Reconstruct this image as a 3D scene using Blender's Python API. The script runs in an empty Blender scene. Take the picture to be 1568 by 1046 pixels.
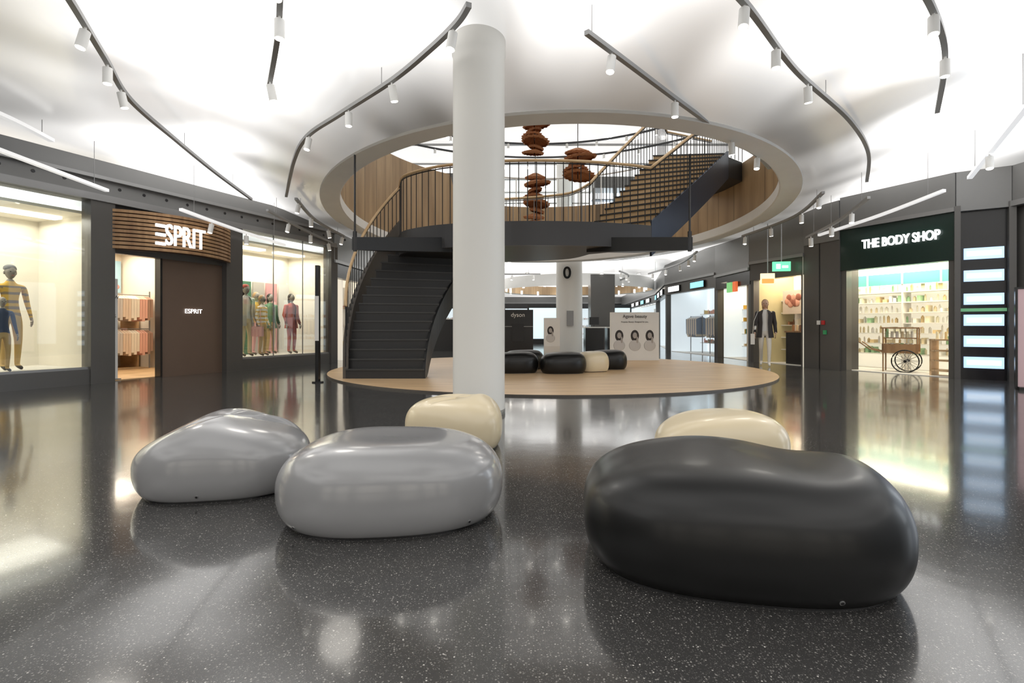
import bpy, math, random
from mathutils import Vector, Matrix
random.seed(7)
sc = bpy.context.scene
sc.view_settings.view_transform = 'Standard'
sc.view_settings.exposure = 0.06

# ------------------------------------------------------------------ materials
MATS = {}
def mat(name, col, rough=0.5, metal=0.0, emit=0.0, ecol=None, coat=0.0, noise=0.02, nscale=3.0, spec=0.5, bump=0.0):
    if name in MATS: return MATS[name]
    m = bpy.data.materials.new(name); m.use_nodes = True
    nt = m.node_tree; b = nt.nodes['Principled BSDF']
    b.inputs['Base Color'].default_value = (*col, 1)
    b.inputs['Roughness'].default_value = rough
    b.inputs['Metallic'].default_value = metal
    b.inputs['Coat Weight'].default_value = coat
    b.inputs['Coat Roughness'].default_value = 0.12
    b.inputs['Specular IOR Level'].default_value = spec
    if emit > 0:
        b.inputs['Emission Color'].default_value = (*(ecol or col), 1)
        b.inputs['Emission Strength'].default_value = emit
    tc = nt.nodes.new('ShaderNodeTexCoord'); nz = nt.nodes.new('ShaderNodeTexNoise')
    nz.inputs['Scale'].default_value = nscale; nz.inputs['Detail'].default_value = 3
    nt.links.new(tc.outputs['Object'], nz.inputs['Vector'])
    mp = nt.nodes.new('ShaderNodeMapRange')
    mp.inputs['To Min'].default_value = 1 - noise; mp.inputs['To Max'].default_value = 1 + noise
    mp.inputs['From Min'].default_value = .3; mp.inputs['From Max'].default_value = .7
    nt.links.new(nz.outputs['Fac'], mp.inputs['Value'])
    mx = nt.nodes.new('ShaderNodeVectorMath'); mx.operation = 'SCALE'
    mx.inputs[0].default_value = col
    nt.links.new(mp.outputs[0], mx.inputs['Scale']); nt.links.new(mx.outputs[0], b.inputs['Base Color'])
    if bump > 0:
        bp = nt.nodes.new('ShaderNodeBump'); bp.inputs['Strength'].default_value = bump; bp.inputs['Distance'].default_value = .01
        nt.links.new(nz.outputs['Fac'], bp.inputs['Height']); nt.links.new(bp.outputs[0], b.inputs['Normal'])
    MATS[name] = m
    return m

def wood(name, c1, c2, scale=(1, 1, 1), rough=.45, plank=0.0, axis='X'):
    m = bpy.data.materials.new(name); m.use_nodes = True; nt = m.node_tree; b = nt.nodes['Principled BSDF']
    tc = nt.nodes.new('ShaderNodeTexCoord'); mp = nt.nodes.new('ShaderNodeMapping'); mp.inputs['Scale'].default_value = scale
    nz = nt.nodes.new('ShaderNodeTexNoise'); nz.inputs['Scale'].default_value = 3; nz.inputs['Detail'].default_value = 6
    cr = nt.nodes.new('ShaderNodeValToRGB'); cr.color_ramp.elements[0].color = (*c1, 1); cr.color_ramp.elements[1].color = (*c2, 1)
    cr.color_ramp.elements[0].position = .35; cr.color_ramp.elements[1].position = .65
    nt.links.new(tc.outputs['Object'], mp.inputs[0]); nt.links.new(mp.outputs[0], nz.inputs['Vector']); nt.links.new(nz.outputs['Fac'], cr.inputs[0])
    out = cr.outputs[0]
    if plank:
        wv = nt.nodes.new('ShaderNodeTexWave'); wv.bands_direction = axis; wv.wave_profile = 'SAW'; wv.inputs['Scale'].default_value = plank
        nt.links.new(tc.outputs['Object'], wv.inputs['Vector'])
        r2 = nt.nodes.new('ShaderNodeValToRGB'); r2.color_ramp.elements[0].position = 0; r2.color_ramp.elements[0].color = (.45, .45, .45, 1)
        r2.color_ramp.elements[1].position = .08; r2.color_ramp.elements[1].color = (1, 1, 1, 1)
        nt.links.new(wv.outputs['Fac'], r2.inputs[0])
        mm = nt.nodes.new('ShaderNodeMix'); mm.data_type = 'RGBA'; mm.blend_type = 'MULTIPLY'; mm.inputs[0].default_value = 1
        nt.links.new(out, mm.inputs[6]); nt.links.new(r2.outputs[0], mm.inputs[7]); out = mm.outputs[2]
    nt.links.new(out, b.inputs['Base Color']); b.inputs['Roughness'].default_value = rough
    MATS[name] = m
    return m

def glass_mat(name='clear_glass', tint=(.94, .97, .96), gl=.04):
    m = bpy.data.materials.new(name); m.use_nodes = True; nt = m.node_tree; nt.nodes.clear()
    o = nt.nodes.new('ShaderNodeOutputMaterial'); t = nt.nodes.new('ShaderNodeBsdfTransparent'); t.inputs[0].default_value = (*tint, 1)
    g = nt.nodes.new('ShaderNodeBsdfGlossy'); g.inputs['Roughness'].default_value = .02
    f = nt.nodes.new('ShaderNodeFresnel'); f.inputs[0].default_value = 1.35
    a = nt.nodes.new('ShaderNodeMath'); a.operation = 'ADD'; a.inputs[1].default_value = gl; a.use_clamp = True
    nt.links.new(f.outputs[0], a.inputs[0])
    mx = nt.nodes.new('ShaderNodeMixShader'); nt.links.new(a.outputs[0], mx.inputs[0]); nt.links.new(t.outputs[0], mx.inputs[1]); nt.links.new(g.outputs[0], mx.inputs[2])
    nt.links.new(mx.outputs[0], o.inputs[0]); return m

def floor_mat():
    m = bpy.data.materials.new('terrazzo_floor'); m.use_nodes = True; nt = m.node_tree; b = nt.nodes['Principled BSDF']
    tc = nt.nodes.new('ShaderNodeTexCoord')
    def specks(scale, thr, gate, w):
        v = nt.nodes.new('ShaderNodeTexVoronoi'); v.inputs['Scale'].default_value = scale
        nt.links.new(tc.outputs['Object'], v.inputs['Vector'])
        a = nt.nodes.new('ShaderNodeMath'); a.operation = 'LESS_THAN'; a.inputs[1].default_value = thr; nt.links.new(v.outputs['Distance'], a.inputs[0])
        s = nt.nodes.new('ShaderNodeSeparateColor'); nt.links.new(v.outputs['Color'], s.inputs[0])
        g = nt.nodes.new('ShaderNodeMath'); g.operation = 'GREATER_THAN'; g.inputs[1].default_value = gate; nt.links.new(s.outputs[0], g.inputs[0])
        mu = nt.nodes.new('ShaderNodeMath'); mu.operation = 'MULTIPLY'; nt.links.new(a.outputs[0], mu.inputs[0]); nt.links.new(g.outputs[0], mu.inputs[1])
        m2 = nt.nodes.new('ShaderNodeMath'); m2.operation = 'MULTIPLY'; nt.links.new(mu.outputs[0], m2.inputs[0]); nt.links.new(s.outputs[1], m2.inputs[1])
        m3 = nt.nodes.new('ShaderNodeMath'); m3.operation = 'MULTIPLY'; nt.links.new(m2.outputs[0], m3.inputs[0]); m3.inputs[1].default_value = w
        return m3.outputs[0]
    s1 = specks(110, .32, .45, .32); s2 = specks(58, .16, .74, .85); s3 = specks(220, .35, .4, .16)
    ad = nt.nodes.new('ShaderNodeMath'); ad.operation = 'ADD'; nt.links.new(s1, ad.inputs[0]); nt.links.new(s2, ad.inputs[1])
    ad2 = nt.nodes.new('ShaderNodeMath'); ad2.operation = 'ADD'; nt.links.new(ad.outputs[0], ad2.inputs[0]); nt.links.new(s3, ad2.inputs[1])
    mx = nt.nodes.new('ShaderNodeMix'); mx.data_type = 'RGBA'; mx.inputs[6].default_value = (.043, .042, .041, 1); mx.inputs[7].default_value = (.76, .73, .68, 1)
    nt.links.new(ad2.outputs[0], mx.inputs[0]); nt.links.new(mx.outputs[2], b.inputs['Base Color'])
    nz = nt.nodes.new('ShaderNodeTexNoise'); nz.inputs['Scale'].default_value = 1.3; nz.inputs['Detail'].default_value = 3
    nt.links.new(tc.outputs['Object'], nz.inputs['Vector'])
    mr = nt.nodes.new('ShaderNodeMapRange'); mr.inputs['To Min'].default_value = .09; mr.inputs['To Max'].default_value = .18
    nt.links.new(nz.outputs['Fac'], mr.inputs['Value']); nt.links.new(mr.outputs[0], b.inputs['Roughness'])
    bp = nt.nodes.new('ShaderNodeBump'); bp.inputs['Strength'].default_value = .14; bp.inputs['Distance'].default_value = .02
    nt.links.new(nz.outputs['Fac'], bp.inputs['Height']); nt.links.new(bp.outputs[0], b.inputs['Normal'])
    b.inputs['IOR'].default_value = 1.6; b.inputs['Coat Weight'].default_value = .35; b.inputs['Coat Roughness'].default_value = .06
    return m

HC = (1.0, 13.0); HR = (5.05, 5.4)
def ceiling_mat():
    # stretch ceiling: bright bands and dim patches of light painted into its emission
    m = bpy.data.materials.new('ceiling_painted_glow'); m.use_nodes = True; nt = m.node_tree; b = nt.nodes['Principled BSDF']
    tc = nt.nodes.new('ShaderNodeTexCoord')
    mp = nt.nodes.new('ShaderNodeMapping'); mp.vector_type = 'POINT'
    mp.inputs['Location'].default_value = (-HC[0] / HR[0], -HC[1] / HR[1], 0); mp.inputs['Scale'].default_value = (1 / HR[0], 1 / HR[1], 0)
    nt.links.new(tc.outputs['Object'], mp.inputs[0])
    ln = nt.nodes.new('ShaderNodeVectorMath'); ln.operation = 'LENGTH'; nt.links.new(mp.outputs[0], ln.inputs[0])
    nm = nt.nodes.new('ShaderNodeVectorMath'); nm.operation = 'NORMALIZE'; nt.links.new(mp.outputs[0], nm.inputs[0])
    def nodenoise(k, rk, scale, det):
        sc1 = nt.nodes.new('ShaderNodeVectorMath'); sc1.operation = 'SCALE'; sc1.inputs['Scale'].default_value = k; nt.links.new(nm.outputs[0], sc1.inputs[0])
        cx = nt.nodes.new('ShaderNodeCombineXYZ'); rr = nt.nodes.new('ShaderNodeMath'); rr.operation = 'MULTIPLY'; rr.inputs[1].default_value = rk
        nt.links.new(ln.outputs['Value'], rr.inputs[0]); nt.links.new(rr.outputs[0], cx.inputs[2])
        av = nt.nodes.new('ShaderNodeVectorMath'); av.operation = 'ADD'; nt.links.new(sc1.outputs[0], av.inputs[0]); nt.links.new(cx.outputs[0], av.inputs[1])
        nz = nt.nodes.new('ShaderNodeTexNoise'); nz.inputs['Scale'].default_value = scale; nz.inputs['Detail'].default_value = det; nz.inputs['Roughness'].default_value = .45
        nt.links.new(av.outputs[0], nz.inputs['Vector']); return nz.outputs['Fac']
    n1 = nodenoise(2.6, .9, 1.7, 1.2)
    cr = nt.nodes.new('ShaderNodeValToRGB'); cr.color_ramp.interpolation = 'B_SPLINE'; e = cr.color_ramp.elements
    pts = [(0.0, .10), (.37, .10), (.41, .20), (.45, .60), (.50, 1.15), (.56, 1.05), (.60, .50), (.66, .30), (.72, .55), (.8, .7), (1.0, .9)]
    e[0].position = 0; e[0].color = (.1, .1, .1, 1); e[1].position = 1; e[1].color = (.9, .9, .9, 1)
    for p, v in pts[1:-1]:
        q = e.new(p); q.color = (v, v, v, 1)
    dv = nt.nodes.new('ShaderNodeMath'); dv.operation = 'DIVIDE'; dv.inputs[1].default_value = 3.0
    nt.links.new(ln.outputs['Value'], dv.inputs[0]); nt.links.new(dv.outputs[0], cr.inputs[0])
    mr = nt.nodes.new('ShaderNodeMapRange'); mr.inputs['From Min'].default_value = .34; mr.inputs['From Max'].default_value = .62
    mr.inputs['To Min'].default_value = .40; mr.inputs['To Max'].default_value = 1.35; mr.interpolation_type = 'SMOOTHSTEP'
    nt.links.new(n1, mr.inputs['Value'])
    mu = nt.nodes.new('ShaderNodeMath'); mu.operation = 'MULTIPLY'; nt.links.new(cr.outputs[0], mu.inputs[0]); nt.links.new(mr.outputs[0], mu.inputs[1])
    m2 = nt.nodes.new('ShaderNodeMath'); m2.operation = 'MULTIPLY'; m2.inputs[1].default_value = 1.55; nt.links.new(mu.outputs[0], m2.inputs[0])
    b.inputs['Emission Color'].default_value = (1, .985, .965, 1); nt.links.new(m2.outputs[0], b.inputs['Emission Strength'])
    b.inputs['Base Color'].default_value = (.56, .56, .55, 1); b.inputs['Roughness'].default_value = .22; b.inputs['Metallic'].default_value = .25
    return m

def emat(name, col, s):
    return mat(name, col, .6, emit=s, ecol=col)

steel = mat('dark_steel', (.028, .029, .031), .42, .3)
bronze = mat('bronze_panel', (.10, .088, .076), .42, .3)
bluesteel = mat('blue_grey_steel', (.05, .066, .10), .36, .4)
white = mat('white_paint', (.84, .84, .82), .45)
colwhite = mat('column_plaster', (.90, .89, .85), .45, noise=.006, nscale=1)
greymet = mat('grey_metal', (.30, .30, .30), .35, .5)
trackm = mat('track_aluminium', (.34, .34, .34), .45, .3)
charcoal = mat('charcoal_cladding', (.095, .091, .086), .3, .1)
fascia = mat('grey_fascia', (.20, .20, .197), .35, .2)
black = mat('black_lacquer', (.012, .012, .013), .25)
woodwall = wood('curved_wood_cladding', (.33, .22, .12), (.46, .32, .18), (1, 1, .15), .5, 2.2, 'X')
deck = wood('deck_wood', (.60, .40, .22), (.76, .54, .32), (.3, 3, 1), .38, 1.6, 'Y')
slatw = wood('slat_wood', (.26, .14, .065), (.42, .25, .12), (3, 3, .5), .5)
riser = wood('step_wood', (.50, .32, .15), (.66, .45, .24), (1, 1, 3), .5)
railw = wood('handrail_wood', (.68, .46, .24), (.80, .58, .34), (1, 1, 1), .4)
glass = glass_mat()
frost = mat('pale_panel', (.78, .76, .72), .5)
beige = mat('beige_wall', (.74, .67, .55), .7)
creamw = mat('cream_wall', (.84, .79, .69), .7)
browndoor = mat('brown_door_panel', (.15, .10, .072), .45)
lampwarm = emat('warm_light_panel', (1, .88, .68), 3)
lampneu = emat('neutral_light_panel', (1, .94, .84), 2.2)
lampcool = emat('cool_light_panel', (.85, .93, 1), 3.2)
signw = emat('sign_white', (1, 1, 1), 1.5)
spotem = emat('lamp_lens', (1, .96, .88), 7)
skin = mat('skin', (.60, .38, .27), .5)
hairb = mat('blond_hair', (.42, .26, .12), .6)
hairk = mat('dark_hair', (.03, .02, .015), .6)
manq = mat('mannequin_grey', (.28, .25, .22), .4)

# ------------------------------------------------------------------ mesh builder
class MB:
    def __init__(s, M=None):
        s.v = []; s.f = []; s.m = []; s.s = []; s.mats = []; s.M = M or Matrix.Identity(4)
    def mi(s, m):
        if m not in s.mats: s.mats.append(m)
        return s.mats.index(m)
    def add(s, vs, fs, m, smooth=False, M=None):
        T = s.M @ M if M is not None else s.M
        o = len(s.v); s.v += [tuple(T @ Vector(p)) for p in vs]; k = s.mi(m)
        for f in fs: s.f.append([o + i for i in f]); s.m.append(k); s.s.append(smooth)
    def box(s, a, b, m, M=None):
        x0, y0, z0 = a; x1, y1, z1 = b
        vs = [(x0, y0, z0), (x1, y0, z0), (x1, y1, z0), (x0, y1, z0), (x0, y0, z1), (x1, y0, z1), (x1, y1, z1), (x0, y1, z1)]
        s.add(vs, [(0, 3, 2, 1), (4, 5, 6, 7), (0, 1, 5, 4), (1, 2, 6, 5), (2, 3, 7, 6), (3, 0, 4, 7)], m, M=M)
    def prism(s, pts, z0, z1, m, side=None):
        n = len(pts); vs = [(p[0], p[1], z0) for p in pts] + [(p[0], p[1], z1) for p in pts]
        s.add(vs, [list(range(n))[::-1], list(range(n, 2 * n))], m)
        s.add(vs, [(i, (i + 1) % n, n + (i + 1) % n, n + i) for i in range(n)], side or m)
    def cyl(s, p0, p1, r, m, seg=10, r2=None, caps=True, smooth=True):
        p0 = Vector(p0); p1 = Vector(p1); d = (p1 - p0)
        if d.length < 1e-6: return
        q = d.to_track_quat('Z', 'Y'); r2 = r if r2 is None else r2; vs = []
        for p, rr in ((p0, r), (p1, r2)):
            for i in range(seg):
                a = 2 * math.pi * i / seg; vs.append(p + q @ Vector((rr * math.cos(a), rr * math.sin(a), 0)))
        s.add(vs, [(i, (i + 1) % seg, seg + (i + 1) % seg, seg + i) for i in range(seg)], m, smooth)
        if caps: s.add(vs, [list(range(seg))[::-1], list(range(seg, 2 * seg))], m)
    def lathe(s, c, prof, m, seg=24, smooth=True, sx=1, sy=1):
        vs = []; n = len(prof)
        for r, z in prof:
            for i in range(seg):
                a = 2 * math.pi * i / seg; vs.append((c[0] + sx * r * math.cos(a), c[1] + sy * r * math.sin(a), c[2] + z))
        fs = [(j * seg + i, j * seg + (i + 1) % seg, (j + 1) * seg + (i + 1) % seg, (j + 1) * seg + i) for j in range(n - 1) for i in range(seg)]
        s.add(vs, fs, m, smooth)
    def ball(s, c, r, m, seg=16, rings=10, M=None):
        vs = []; fs = []
        for j in range(rings + 1):
            t = math.pi * j / rings
            for i in range(seg):
                a = 2 * math.pi * i / seg
                vs.append((c[0] + r[0] * math.sin(t) * math.cos(a), c[1] + r[1] * math.sin(t) * math.sin(a), c[2] + r[2] * math.cos(t)))
        for j in range(rings):
            for i in range(seg): fs.append((j * seg + i, (j + 1) * seg + i, (j + 1) * seg + (i + 1) % seg, j * seg + (i + 1) % seg))
        s.add(vs, fs, m, True, M)
    def tube(s, pts, r, m, seg=8):
        pts = [Vector(p) for p in pts]; vs = []; n = len(pts)
        for k, p in enumerate(pts):
            d = (pts[min(k + 1, n - 1)] - pts[max(k - 1, 0)]).normalized()
            up = Vector((0, 0, 1)) if abs(d.z) < .95 else Vector((1, 0, 0))
            a1 = d.cross(up).normalized(); a2 = a1.cross(d)
            rr = r[k] if isinstance(r, (list, tuple)) else r
            for i in range(seg):
                a = 2 * math.pi * i / seg; vs.append(p + rr * (math.cos(a) * a1 + math.sin(a) * a2))
        fs = [(j * seg + i, j * seg + (i + 1) % seg, (j + 1) * seg + (i + 1) % seg, (j + 1) * seg + i) for j in range(n - 1) for i in range(seg)]
        fs += [list(range(seg))[::-1], [(n - 1) * seg + i for i in range(seg)]]
        s.add(vs, fs, m, seg > 4)
    def ribbon(s, pts, w, h, m):
        pts = [Vector(p) for p in pts]; vs = []; n = len(pts)
        for k, p in enumerate(pts):
            d = (pts[min(k + 1, n - 1)] - pts[max(k - 1, 0)]); d.z = 0; d.normalize()
            a1 = Vector((d.y, -d.x, 0)) * w / 2
            vs += [p - a1, p + a1, p + a1 - Vector((0, 0, h)), p - a1 - Vector((0, 0, h))]
        fs = [(4 * j + i, 4 * j + (i + 1) % 4, 4 * j + 4 + (i + 1) % 4, 4 * j + 4 + i) for j in range(n - 1) for i in range(4)]
        fs += [(3, 2, 1, 0), tuple(4 * (n - 1) + i for i in range(4))]
        s.add(vs, fs, m)
    def obj(s, name, parent=None):
        me = bpy.data.meshes.new(name); me.from_pydata(s.v, [], s.f)
        for m in s.mats: me.materials.append(m)
        me.polygons.foreach_set('material_index', s.m); me.polygons.foreach_set('use_smooth', s.s); me.update()
        o = bpy.data.objects.new(name, me); sc.collection.objects.link(o)
        if parent: o.parent = parent
        return o

def frame(A, B, z=0):
    u = Vector((B[0] - A[0], B[1] - A[1], 0)); L = u.length; u.normalize(); n = Vector((-u.y, u.x, 0))
    M = Matrix(((u.x, n.x, 0, A[0]), (u.y, n.y, 0, A[1]), (0, 0, 1, z), (0, 0, 0, 1)))
    return M, L
def text(body, size, M, loc, m, parent=None, ext=.01, name='lettering', align='CENTER', sx=1.0, bold=0.0):
    c = bpy.data.curves.new(name, 'FONT'); c.body = body; c.size = size; c.extrude = ext; c.align_x = align; c.align_y = 'CENTER'; c.offset = bold
    c.materials.append(m); o = bpy.data.objects.new(name, c); sc.collection.objects.link(o)
    R = Matrix(((1, 0, 0, loc[0]), (0, 0, -1, loc[1]), (0, 1, 0, loc[2]), (0, 0, 0, 1)))
    o.matrix_world = M @ R @ Matrix.Diagonal((sx, 1, 1, 1))
    if parent: o.parent = parent
    return o
def catmull(P, n=8):
    P = [Vector(p) for p in P]; out = []
    for i in range(len(P) - 1):
        p0 = P[max(i - 1, 0)]; p1 = P[i]; p2 = P[i + 1]; p3 = P[min(i + 2, len(P) - 1)]
        for k in range(n):
            t = k / n
            out.append(.5 * ((2 * p1) + (p2 - p0) * t + (2 * p0 - 5 * p1 + 4 * p2 - p3) * t * t + (3 * p1 - p0 - 3 * p2 + p3) * t ** 3))
    out.append(P[-1]); return out
def bez(P, t):
    return Vector(P[0]) * (1 - t) ** 2 + Vector(P[1]) * 2 * t * (1 - t) + Vector(P[2]) * t * t
def sstep(x):
    x = max(0, min(1, x)); return x * x * (3 - 2 * x)
def nr(x, y): return math.hypot((x - HC[0]) / HR[0], (y - HC[1]) / HR[1])
def zrim(y): return max(3.35, min(4.1, 4.0 - .06 * (y - 7.6)))
def zc(x, y):
    r = nr(x, y); return zrim(y) + .27 * sstep((r - 1.08) / .33) - .17 * sstep((r - 1.5) / .5)

# ------------------------------------------------------------------ shell
mb = MB(); mb.add([(-16, -10, 0), (16, -10, 0), (16, 45, 0), (-16, 45, 0)], [(0, 1, 2, 3)], floor_mat()); mb.obj('floor')
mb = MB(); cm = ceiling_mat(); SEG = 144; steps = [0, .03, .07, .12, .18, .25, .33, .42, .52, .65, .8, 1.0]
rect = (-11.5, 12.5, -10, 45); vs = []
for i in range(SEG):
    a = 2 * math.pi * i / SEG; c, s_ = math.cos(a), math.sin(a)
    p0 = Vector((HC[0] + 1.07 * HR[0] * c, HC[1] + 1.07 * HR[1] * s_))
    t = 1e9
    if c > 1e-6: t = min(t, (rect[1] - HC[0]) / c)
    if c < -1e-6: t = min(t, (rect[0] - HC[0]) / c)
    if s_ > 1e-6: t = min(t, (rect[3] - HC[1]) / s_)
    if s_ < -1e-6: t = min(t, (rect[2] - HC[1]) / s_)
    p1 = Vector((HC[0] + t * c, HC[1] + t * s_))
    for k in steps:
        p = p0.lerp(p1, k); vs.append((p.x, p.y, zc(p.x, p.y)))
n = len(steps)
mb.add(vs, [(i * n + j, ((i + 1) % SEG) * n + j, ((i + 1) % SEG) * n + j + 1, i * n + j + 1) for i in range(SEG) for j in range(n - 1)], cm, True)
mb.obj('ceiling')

mb = MB()
def ell(f, a): return (HC[0] + f * HR[0] * math.cos(a), HC[1] + f * HR[1] * math.sin(a))
N = 144; prof = [(1.085, .22), (1.085, .03), (1.08, .0), (1.005, .0), (1.0, .015), (1.0, .24)]
vs = []
for i in range(N):
    a = 2 * math.pi * i / N
    for f, dz in prof:
        x, y = ell(f, a); vs.append((x, y, zrim(ell(1, a)[1]) + dz))
k = len(prof)
mb.add(vs, [(i * k + j, ((i + 1) % N) * k + j, ((i + 1) % N) * k + j + 1, i * k + j + 1) for i in range(N) for j in range(k - 1)], white, False)
mb.obj('trim_atrium_ring')
mb = MB(); vs = []
ZU = 5.3
for i in range(N):
    a = 2 * math.pi * i / N; x, y = ell(1.003, a)
    par = 6.15 if math.radians(125) < a < math.radians(215) else ZU
    vs += [(x, y, zrim(y) + .2), (x, y, par)]
mb.add(vs, [(2 * i, 2 * i + 1, 2 * ((i + 1) % N) + 1, 2 * ((i + 1) % N)) for i in range(N)], woodwall, True)
mb.obj('wall_atrium')
# upper storey
mb = MB(); vs = []
for i in range(SEG):
    a = 2 * math.pi * i / SEG; c, s_ = math.cos(a), math.sin(a); t = 1e9
    if c > 1e-6: t = min(t, (14 - HC[0]) / c)
    if c < -1e-6: t = min(t, (-13 - HC[0]) / c)
    if s_ > 1e-6: t = min(t, (36 - HC[1]) / s_)
    if s_ < -1e-6: t = min(t, (0 - HC[1]) / s_)
    x, y = ell(1.01, a); vs += [(x, y, ZU), (HC[0] + t * c, HC[1] + t * s_, ZU)]
mb.add(vs, [(2 * i, 2 * ((i + 1) % SEG), 2 * ((i + 1) % SEG) + 1, 2 * i + 1) for i in range(SEG)], mat('upper_terrazzo', (.25, .25, .25), .2))
mb.obj('floor_upper')
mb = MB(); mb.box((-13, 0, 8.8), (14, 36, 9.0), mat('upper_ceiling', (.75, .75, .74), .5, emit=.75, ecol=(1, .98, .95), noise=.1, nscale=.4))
for i in range(9):
    y = 14 + i * 2.6; mb.box((-12, y, 8.74), (13, y + .12, 8.8), greymet)
for i in range(16):
    for j in range(4):
        mb.cyl((-7 + i * 1.1, 17 + j * 4, 8.7), (-7 + i * 1.1, 17 + j * 4, 8.8), .1, spotem, 10)
mb.obj('ceiling_upper')
mb = MB(); mb.box((-13, 35.8, ZU), (14, 36, 8.8), mat('upper_wall', (.45, .45, .45), .6)); mb.box((-13.2, 0, ZU), (-13, 36, 8.8), white); mb.box((14, 0, ZU), (14.2, 36, 8.8), white)
for i in range(9):
    x = -12 + i * 2.9; mb.box((x, 35.7, ZU), (x + 2.4, 35.8, 7.6), [lampneu, lampcool, lampneu][i % 3]); mb.box((x, 35.6, 7.6), (x + 2.4, 35.8, 8.1), black)
mb.obj('wall_upper')
mb = MB()
for R_ in (6.6, 8.2):
    P = [(1 + R_ * math.cos(math.radians(t)), 13.5 + R_ * math.sin(math.radians(t)), 8.2) for t in range(20, 165, 5)]
    mb.ribbon(P, .07, .06, steel)
    for p in P[::2]: mb.cyl((p[0], p[1], 7.95), (p[0], p[1], 8.14), .05, white, 10); mb.cyl((p[0], p[1], 7.94), (p[0], p[1], 7.95), .045, spotem, 10)
    for p in P[::7]: mb.cyl((p[0], p[1], 8.2), (p[0], p[1], 8.79), .01, steel, 5)
mb.obj('track_light')
for x0, x1, y0, z1 in ((-5.5, -2.6, 23, 7.9), (3.6, 6.4, 22.5, 7.6)):
    mb = MB()
    mb.box((x0, y0, 7.1), (x1, y0 + 1.2, z1), charcoal); mb.box((x0, y0 + .9, ZU), (x1, y0 + 1.2, 7.1), lampcool if x0 > 0 else lampneu)
    for k in range(4):
        xx = x0 + (x1 - x0) * k / 3; mb.box((xx - .06, y0, ZU), (xx + .06, y0 + .12, 7.1), charcoal)
    for k in range(3): mb.box((x0, y0 + .5, ZU + .4 + k * .5), (x1, y0 + .85, ZU + .44 + k * .5), bluesteel)
    mb.obj('upper_shop_pavilion')
mb = MB(); a0, a1 = math.radians(40), math.radians(125); pts = []
K = 40
for i in range(K + 1):
    a = a0 + (a1 - a0) * i / K; pts.append((*ell(1.02, a), ZU + 1.05))
mb.tube(pts, .03, white)
for i in range(0, K + 1, 4): mb.cyl((pts[i][0], pts[i][1], ZU), pts[i], .02, white, 8)
mb.add([(p[0], p[1], z) for p in pts for z in (ZU + .05, ZU + 1.0)], [(2 * i, 2 * i + 2, 2 * i + 3, 2 * i + 1) for i in range(K)], glass)
mb.obj('balustrade_upper')

# ------------------------------------------------------------------ columns
mb = MB(); mb.lathe((-.385, 5.95, 0), [(.3, 0), (.3, 4.12), (.312, 4.14), (.312, 4.42)], colwhite, 64)
mb.lathe((-.385, 5.95, 0), [(.306, 0), (.306, .05), (.3, .055)], greymet, 64)
mb.obj('column')
mb = MB(); mb.lathe((2.2, 19.7, 0), [(.5, 0), (.5, 3.6)], colwhite, 48)
mb.box((2.05, 19.13, 1.05), (2.3, 19.2, 1.6), greymet)
c2 = mb.obj('column')
text('0', .62, Matrix.Identity(4), (2.06, 19.14, 3.0), black, c2, .01, bold=.012)
mb = MB(); mb.lathe((2.45, 24, ZU), [(.36, 0), (.36, 3.5)], colwhite, 32); mb.obj('column')

# ------------------------------------------------------------------ platform
mb = MB(); PC = (.82, 12.2); PR = 4.92
mb.prism([(PC[0] + PR * math.cos(2 * math.pi * i / 120), PC[1] + PR * math.sin(2 * math.pi * i / 120)) for i in range(120)], 0, .03, deck, mat('platform_edge', (.10, .09, .08), .4))
mb.obj('round_wooden_platform')

# ------------------------------------------------------------------ staircase
ZL = 2.95
mb = MB()
L0 = [(-3.12, 9.6), (-3.50, 10.7), (-2.5, 11.4)]; R0 = [(-1.65, 9.6), (-1.85, 11.1), (-.6, 12.3)]
NS = 16; h = (ZL - .03) / NS
tread = mat('dark_tread', (.026, .026, .027), .4, .1)
nosing = mat('tread_nosing', (.042, .042, .042), .35)
for i in range(NS):
    a, b_, c, d = bez(L0, i / NS), bez(R0, i / NS), bez(R0, (i + 1) / NS), bez(L0, (i + 1) / NS)
    z1 = .03 + (i + 1) * h; z0 = max(.03, z1 - h - .05)
    mb.prism([a, b_, c, d], z0, z1 - .03, tread)
    off = (a - d).normalized() * .025
    mb.prism([a + off, b_ + off, c, d], z1 - .03, z1, nosing)
def stringer(P, z0, z1, lo, hi, m, K=24, w=.05):
    vs = []
    for i in range(K + 1):
        t = i / K; p = bez(P, t); q = bez(P, min(1, t + .01)) - bez(P, max(0, t - .01)); q.normalize(); nn = Vector((q.y, -q.x)) * w / 2
        z = z0 + (z1 - z0) * t; zl = max(.03, z - lo)
        vs += [(p.x - nn.x, p.y - nn.y, zl), (p.x + nn.x, p.y + nn.y, zl), (p.x + nn.x, p.y + nn.y, z + hi), (p.x - nn.x, p.y - nn.y, z + hi)]
    fs = [(4 * j + i, 4 * j + 4 + i, 4 * j + 4 + (i + 1) % 4, 4 * j + (i + 1) % 4) for j in range(K) for i in range(4)] + [(0, 1, 2, 3), tuple(4 * K + i for i in (3, 2, 1, 0))]
    mb.add(vs, fs, m)
stringer(L0, .03, ZL, .5, .42, bronze, w=.10); stringer(R0, .03, ZL, .42, .14, steel)
K = 20; vs = []
for i in range(K + 1):
    t = i / K; z = max(.04, .03 + (ZL - .03) * t - .3); a = bez(L0, t); b_ = bez(R0, t); vs += [(a.x, a.y, z), (b_.x, b_.y, z)]
mb.add(vs, [(2 * i, 2 * i + 1, 2 * i + 3, 2 * i + 2) for i in range(K)], steel)
front = catmull([(-2.5, 11.4), (-2.25, 10.7), (-1.6, 10.15), (-.8, 9.85), (.2, 9.7), (1.3, 9.75), (2.2, 9.95), (2.75, 10.15)], 5)
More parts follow.
